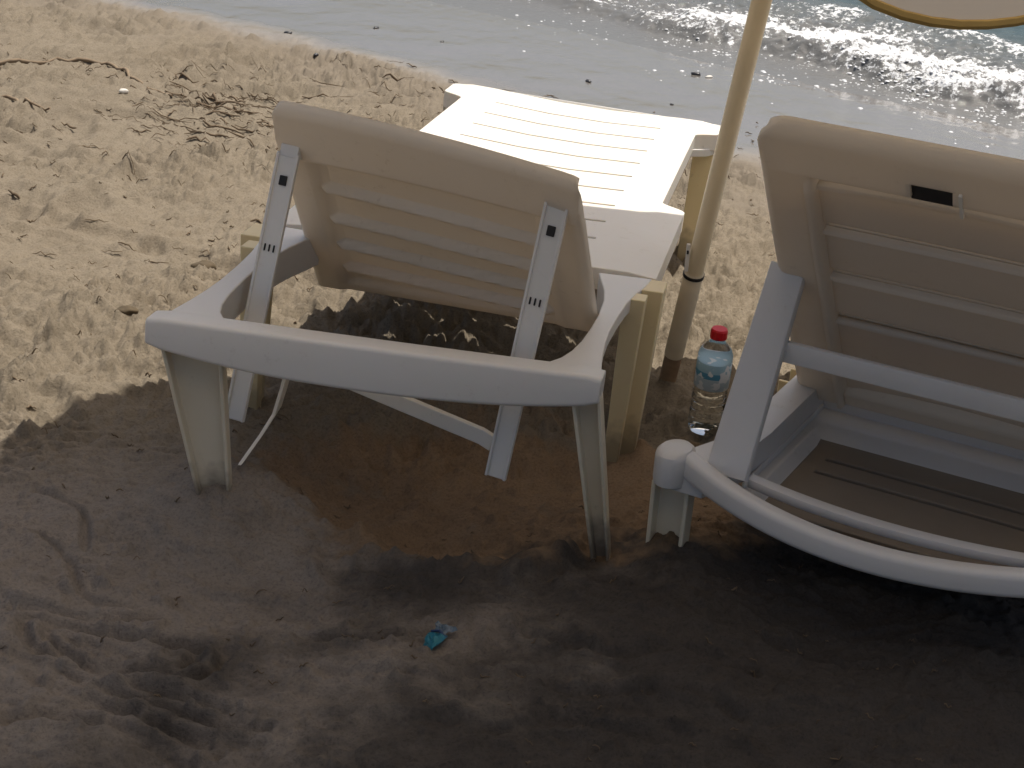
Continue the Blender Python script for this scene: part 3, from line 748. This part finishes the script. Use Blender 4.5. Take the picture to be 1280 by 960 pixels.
for i in range(NA):
    p_ = edge[i]; q_ = edge[(i + 1) % NA]; t_ = (q_ - p_).normalized(); s1 = t_.cross(ax).normalized(); s2 = t_.cross(s1)
    loops.append([p_ + s1 * .0035 * math.cos(2 * math.pi * k / 6) + s2 * .0055 * math.sin(2 * math.pi * k / 6) for k in range(6)])
mb.loft(loops, ring=True); mb.build('piping', M['trim'], cano)
for k in range(8):
    a = R(PHI + 45 * k); mb = MB()
    pts = []
    for f in (.03, .35, .7, .985):
        rr = RC * f; pts.append(CC + ex * rr * math.cos(a) + ey * rr * math.sin(a) + ax * (RISE * (1 - f ** 1.12) - .008))
    mb.tube(pts, .004, 8); mb.build('rib', M['pole'], umb)

def copy_tree(o, parent=None):
    c = o.copy(); col.objects.link(c)
    if parent: c.parent = parent
    for ch in [q for q in bpy.data.objects if q.parent == o]: copy_tree(ch, c)
    return c
tag(umb, group='beach umbrellas')
c = copy_tree(umb); c.location = (.74, .86, gz(.74, .86)); c.rotation_euler = (0, 0, math.pi); c.scale = (1.4, 1.4, 1.4)  # unseen larger umbrella, added to block light over the foreground
c['label'] = 'larger beach umbrella added out of view beside the viewer to deepen the shade'

# ------------------------------------------------------------------ bottle
bx, by = .371, 2.823
bot = empty('water_bottle', (bx, by, gz(bx, by) - .004))
bot.rotation_euler = (R(1.5), R(1.5), R(20))
tag(bot, 'clear plastic water bottle with red cap and light blue label standing in the sand', 'bottle')
prof = [(.003, .004), (.020, .0), (.030, .004), (.0325, .012)]
for k in range(4):
    z_ = .020 + k * .0165; prof += [(.0330, z_), (.0335, z_ + .006), (.0312, z_ + .0115), (.0335, z_ + .0145)]
prof += [(.0332, .090), (.0322, .094), (.0322, .150), (.0330, .154), (.0325, .163), (.028, .174), (.019, .184), (.0135, .190), (.013, .203), (.002, .204)]
mb = MB(); mb.lathe(prof, 40)
mt, nt, ns, ls, b = newmat('clear water bottle')
b.inputs['Base Color'].default_value = (.93, .97, .97, 1); b.inputs['Transmission Weight'].default_value = 1; b.inputs['IOR'].default_value = 1.30; b.inputs['Roughness'].default_value = .03
mb.build('body', mt, bot, smooth=50)
mb = MB(); mb.lathe([(.0325, .097), (.0331, .098), (.0331, .149), (.0325, .150)], 40)
mt, nt, ns, ls, b = newmat('blue label')
tc = ns.new('ShaderNodeTexCoord'); sp = ns.new('ShaderNodeSeparateXYZ'); ls.new(tc.outputs['Object'], sp.inputs[0])
rr = ramp(ns, [(.0, (.46, .58, .66)), (.119, (.46, .58, .66)), (.12, (.09, .30, .46)), (.130, (.10, .34, .50)), (.131, (.34, .54, .66))], 'CONSTANT'); ls.new(sp.outputs['Z'], rr.inputs[0])
n1 = node(ns, 'ShaderNodeTexNoise', Scale=55.0, Detail=1.0); ls.new(tc.outputs['Object'], n1.inputs['Vector'])
r2 = ramp(ns, [(.57, 0.0), (.60, 1.0)]); ls.new(n1.outputs['Fac'], r2.inputs[0])
ls.new(mixc(ns, ls, r2.outputs[0], rr.outputs[0], (.75, .80, .84)), b.inputs['Base Color']); b.inputs['Roughness'].default_value = .3
mb.build('label_band', mt, bot)
mb = MB(); n = 36
mb.loft([[(r_ * (1 + (.03 if k % 2 and 0 < jj < 3 else 0)) * math.cos(2 * math.pi * k / n), r_ * (1 + (.03 if k % 2 and 0 < jj < 3 else 0)) * math.sin(2 * math.pi * k / n), z_) for k in range(n)] for jj, (r_, z_) in enumerate(((.0150, .194), (.0155, .195), (.0155, .210), (.0140, .2135)))])
mb.build('cap', M['red'], bot, smooth=25)

# ------------------------------------------------------------------ wrapper and small finds on the sand
wr = empty('candy_wrapper', (-.088, 1.950, gz(-.088, 1.950))); wr.rotation_euler = (0, 0, math.atan2(.081, .036))
tag(wr, 'small crumpled teal blue sweet wrapper lying on shaded sand in front of the lounger', 'wrapper')
random.seed(5)
mt, nt, ns, ls, b = newmat('teal foil'); b.inputs['Base Color'].default_value = (.010, .14, .20, 1); b.inputs['Roughness'].default_value = .28; b.inputs['Metallic'].default_value = .35
tc = ns.new('ShaderNodeTexCoord'); n1 = node(ns, 'ShaderNodeTexNoise', Scale=120.0, Detail=3.0); ls.new(tc.outputs['Object'], n1.inputs['Vector'])
bp = node(ns, 'ShaderNodeBump', Strength=.6, Distance=.004); ls.new(n1.outputs['Fac'], bp.inputs['Height']); ls.new(bp.outputs[0], b.inputs['Normal'])
M['teal'] = mt
M['film'] = plain('pale blue film', (.11, .15, .19), .25, var=.5, scale=90.0)
def crumple(mb, x0, x1, wid, n, m, amp, z0):
    ids = []
    for i in range(n + 1):
        t = i / n; row = []
        for j in range(m + 1):
            v = j / m - .5; w_ = wid(t)
            row.append(mb.P((x0 + (x1 - x0) * t + random.uniform(-1, 1) * .0015, v * w_ + random.uniform(-1, 1) * .001, z0 + amp * (1 - 3 * v * v) * wid(t) / .02 * .5 + random.uniform(0, 1) * amp)))
        ids.append(row)
    for i in range(n):
        for j in range(m): mb.F((ids[i][j], ids[i+1][j], ids[i+1][j+1], ids[i][j+1]))
mb = MB(); crumple(mb, -.036, .014, lambda t: .007 + .020 * min(1, t * 1.3), 9, 6, .0055, .002); o = mb.build('wrapper_body', M['teal'], wr, smooth=0)
s_ = o.modifiers.new('t', 'SOLIDIFY'); s_.thickness = .0006
mb = MB(); crumple(mb, .013, .036, lambda t: .012 + .024 * t, 5, 8, .006, .003); o = mb.build('frill', M['film'], wr, smooth=0)
s_ = o.modifiers.new('t', 'SOLIDIFY'); s_.thickness = .0005
mb = MB(); mb.tube([(.010, -.012, .006), (.013, 0, .0125), (.015, .013, .006)], .0022, 6); mb.build('fold', plain('navy foil', (.01, .03, .10), .3), wr)

def blob(name, mat, loc, size, seed, rz=0, n=2):
    bm = bmesh.new(); bmesh.ops.create_icosphere(bm, subdivisions=n, radius=1)
    rs = np.random.default_rng(seed)
    off = rs.uniform(0, 50, 2)
    for v in bm.verts:
        k = 1 + .38 * float(perlin(v.co.x * 1.3 + off[0] + v.co.z, v.co.y * 1.3 + off[1] - v.co.z * .7, seed)); v.co *= k
        v.co.x *= size[0]; v.co.y *= size[1]; v.co.z *= size[2]
    me = bpy.data.meshes.new(name); bm.to_mesh(me); bm.free(); me.materials.append(mat); me.shade_smooth()
    o = bpy.data.objects.new(name, me); col.objects.link(o); o.location = (loc[0], loc[1], gz(*loc) + size[2] * .35); o.rotation_euler = (0, 0, rz); return o
PEB = [((-.967, 6.499), .016), ((-.642, 6.756), .014), ((-.821, 6.237), .015), ((.221, 6.126), .015), ((.652, 6.402), .019), ((-.508, 5.994), .015), ((-.36, 6.60), .010), ((-.98, 6.30), .010), ((.52, 5.86), .009)]
for k, (l_, s_) in enumerate(PEB):
    o = blob('pebble', M['pebble'], l_, (s_ * 1.05, s_ * .62, s_ * .40), 30 + k, k * .7)
    tag(o, 'small dark pebble lying on the smooth wet sand', 'pebble', 'dark pebbles on the wet sand')
o = blob('shell', M['shell'], (-1.279, 5.086), (.015, .010, .008), 50, .4); tag(o, 'bleached white shell lying beside the dry seaweed on sunlit sand', 'shell')
o = blob('shell', M['shell'], (.70, 6.37), (.016, .010, .006), 51, .4); tag(o, 'white shell bit lying next to a dark pebble on wet sand', 'shell')
o = blob('sand_clod', M['clod'], (-.723, 3.538), (.026, .020, .014), 53, .2, 3); tag(o, 'dark brown sand clod on sunlit sand left of the lounger', 'clod')
o = blob('sand_clod', M['clod'], (-.79, 3.08), (.022, .014, .009), 54, .2, 3); tag(o, 'flat dark sand clod on sunlit sand near the shadow edge', 'clod')
def reed(pts, rad, label):
    pts = smooth_poly(pts, 5); mb = MB(); n = len(pts)
    mb.tube([(x_, y_, gz(x_, y_) + rad * .6) for x_, y_ in pts], [rad * (1 - .5 * k / n) for k in range(n)], 6)
    tag(mb.build('reed_stalk', M['reed'], None, 80), label, 'reed')
reed([(-1.95, 5.46), (-1.793, 5.481), (-1.644, 5.529), (-1.49, 5.565), (-1.38, 5.48), (-1.3, 5.342), (-1.15, 5.198)], .009, 'long dry bent reed stalk lying across the sunlit sand towards the seaweed')
reed([(-1.62, 4.95), (-1.52, 4.86), (-1.44, 4.83)], .006, 'short dry reed stalk lying on sunlit sand near the picture edge')
# seaweed litter: countless strands along the tide line
rs = np.random.default_rng(11); mb = MB()
def strand(cx, cy, L, rad, a):
    n = 6; pts = []; x_, y_ = cx, cy
    for k in range(n):
        pts.append((x_, y_)); a += rs.normal(0, .25); x_ += math.cos(a) * L / n; y_ += math.sin(a) * L / n
    X_ = np.array([q[0] for q in pts]); Y_ = np.array([q[1] for q in pts]); Z_ = height(X_, Y_)
    lift = rs.uniform(.2, 1.4) * rad
    mb.tube([(X_[k], Y_[k], Z_[k] + lift + (rs.uniform(0, .006))) for k in range(n)], [rad * q for q in (.6, 1, 1, .9, .7, .3)], 5)
for k in range(60):
    strand(rs.normal(-1.0, .16), rs.normal(5.15, .24), rs.uniform(.05, .16), rs.uniform(.0018, .0042), rs.uniform(-.6, .6))
for k in range(560):
    if k < 200: cx, cy = rs.normal(-.98, .17), rs.normal(5.15, .30)
    elif k < 330:
        t_ = rs.uniform(-1.9, .9); s_ = 4.45 + rs.normal(0, .10); cx, cy = NX * s_ + NY * (t_ - 2.4), NY * s_ - NX * (t_ - 2.4)
    else: cx, cy = rs.uniform(-2.0, .9), rs.uniform(3.2, 5.6)
    if -.45 < cx < .55 and cy < 4.3: continue
    strand(cx, cy, rs.uniform(.015, .09), min(.0045, .0008 * math.exp(abs(rs.normal(0, .6)))), rs.uniform(-.5, .5) + (math.pi if rs.random() < .5 else 0))
for k in range(1000):
    cx, cy = rs.uniform(-2.1, .95), rs.uniform(2.3, 5.7)
    if -.40 < cx < .30 and cy < 4.0: continue
    strand(cx, cy, rs.uniform(.008, .030), rs.uniform(.0008, .0022), rs.uniform(-.6, .6))
for k in range(120):
    strand(rs.uniform(-.8, .7), rs.uniform(1.6, 2.5), rs.uniform(.006, .02), rs.uniform(.0006, .0015), rs.uniform(-.6, .6))
tag(mb.build('seaweed_litter', M['weed'], None, 80), 'thin dark strands of dry seaweed strewn over the sand', 'seaweed', kind='stuff')
# foam flecks, and sun glints shaped as white domes, before the breaking wave
rs = np.random.default_rng(21); mb = MB()
def dome(x_, y_, z_, r_):
    ring = []; n = 7
    st = [[(x_ + r_ * math.cos(e) * math.cos(2 * math.pi * k / n), y_ + r_ * math.cos(e) * math.sin(2 * math.pi * k / n), z_ + r_ * .38 * math.sin(e)) for k in range(n)] for e in (0, .5, 1.0, 1.45)]
    mb.loft(st)
cnt = 0
while cnt < 1500:
    t_ = rs.uniform(-5.6, -1.6); s_ = 6.30 - abs(rs.normal(0, .34))
    dens = float(sstep(-.05, .55, fbm(np.array([t_]), np.array([s_]), .45, 3, 171)[0] + .35 * (s_ - 5.9)))
    if rs.random() > (.10 + .90 * float(sstep(-4.4, -3.0, t_))) * (.06 + dens): continue
    X_, Y_ = NX * s_ + NY * t_, NY * s_ - NX * t_
    zw = float(sea_height(np.array([t_]), np.array([s_]))[0][0]) if s_ > 5.5 else -9
    z_ = max(zw, gz(X_, Y_)); dome(X_, Y_, z_ - .0005, min(.011, .0022 * math.exp(abs(rs.normal(0, .75))))); cnt += 1
mt, nt, ns, ls, b = newmat('foam and glint'); b.inputs['Base Color'].default_value = (.72, .73, .75, 1); b.inputs['Roughness'].default_value = .12
tag(mb.build('foam_glints', mt, None, 80), 'white flecks of foam and domes standing for sun glints on the wet sand before the wave', 'foam', kind='stuff')
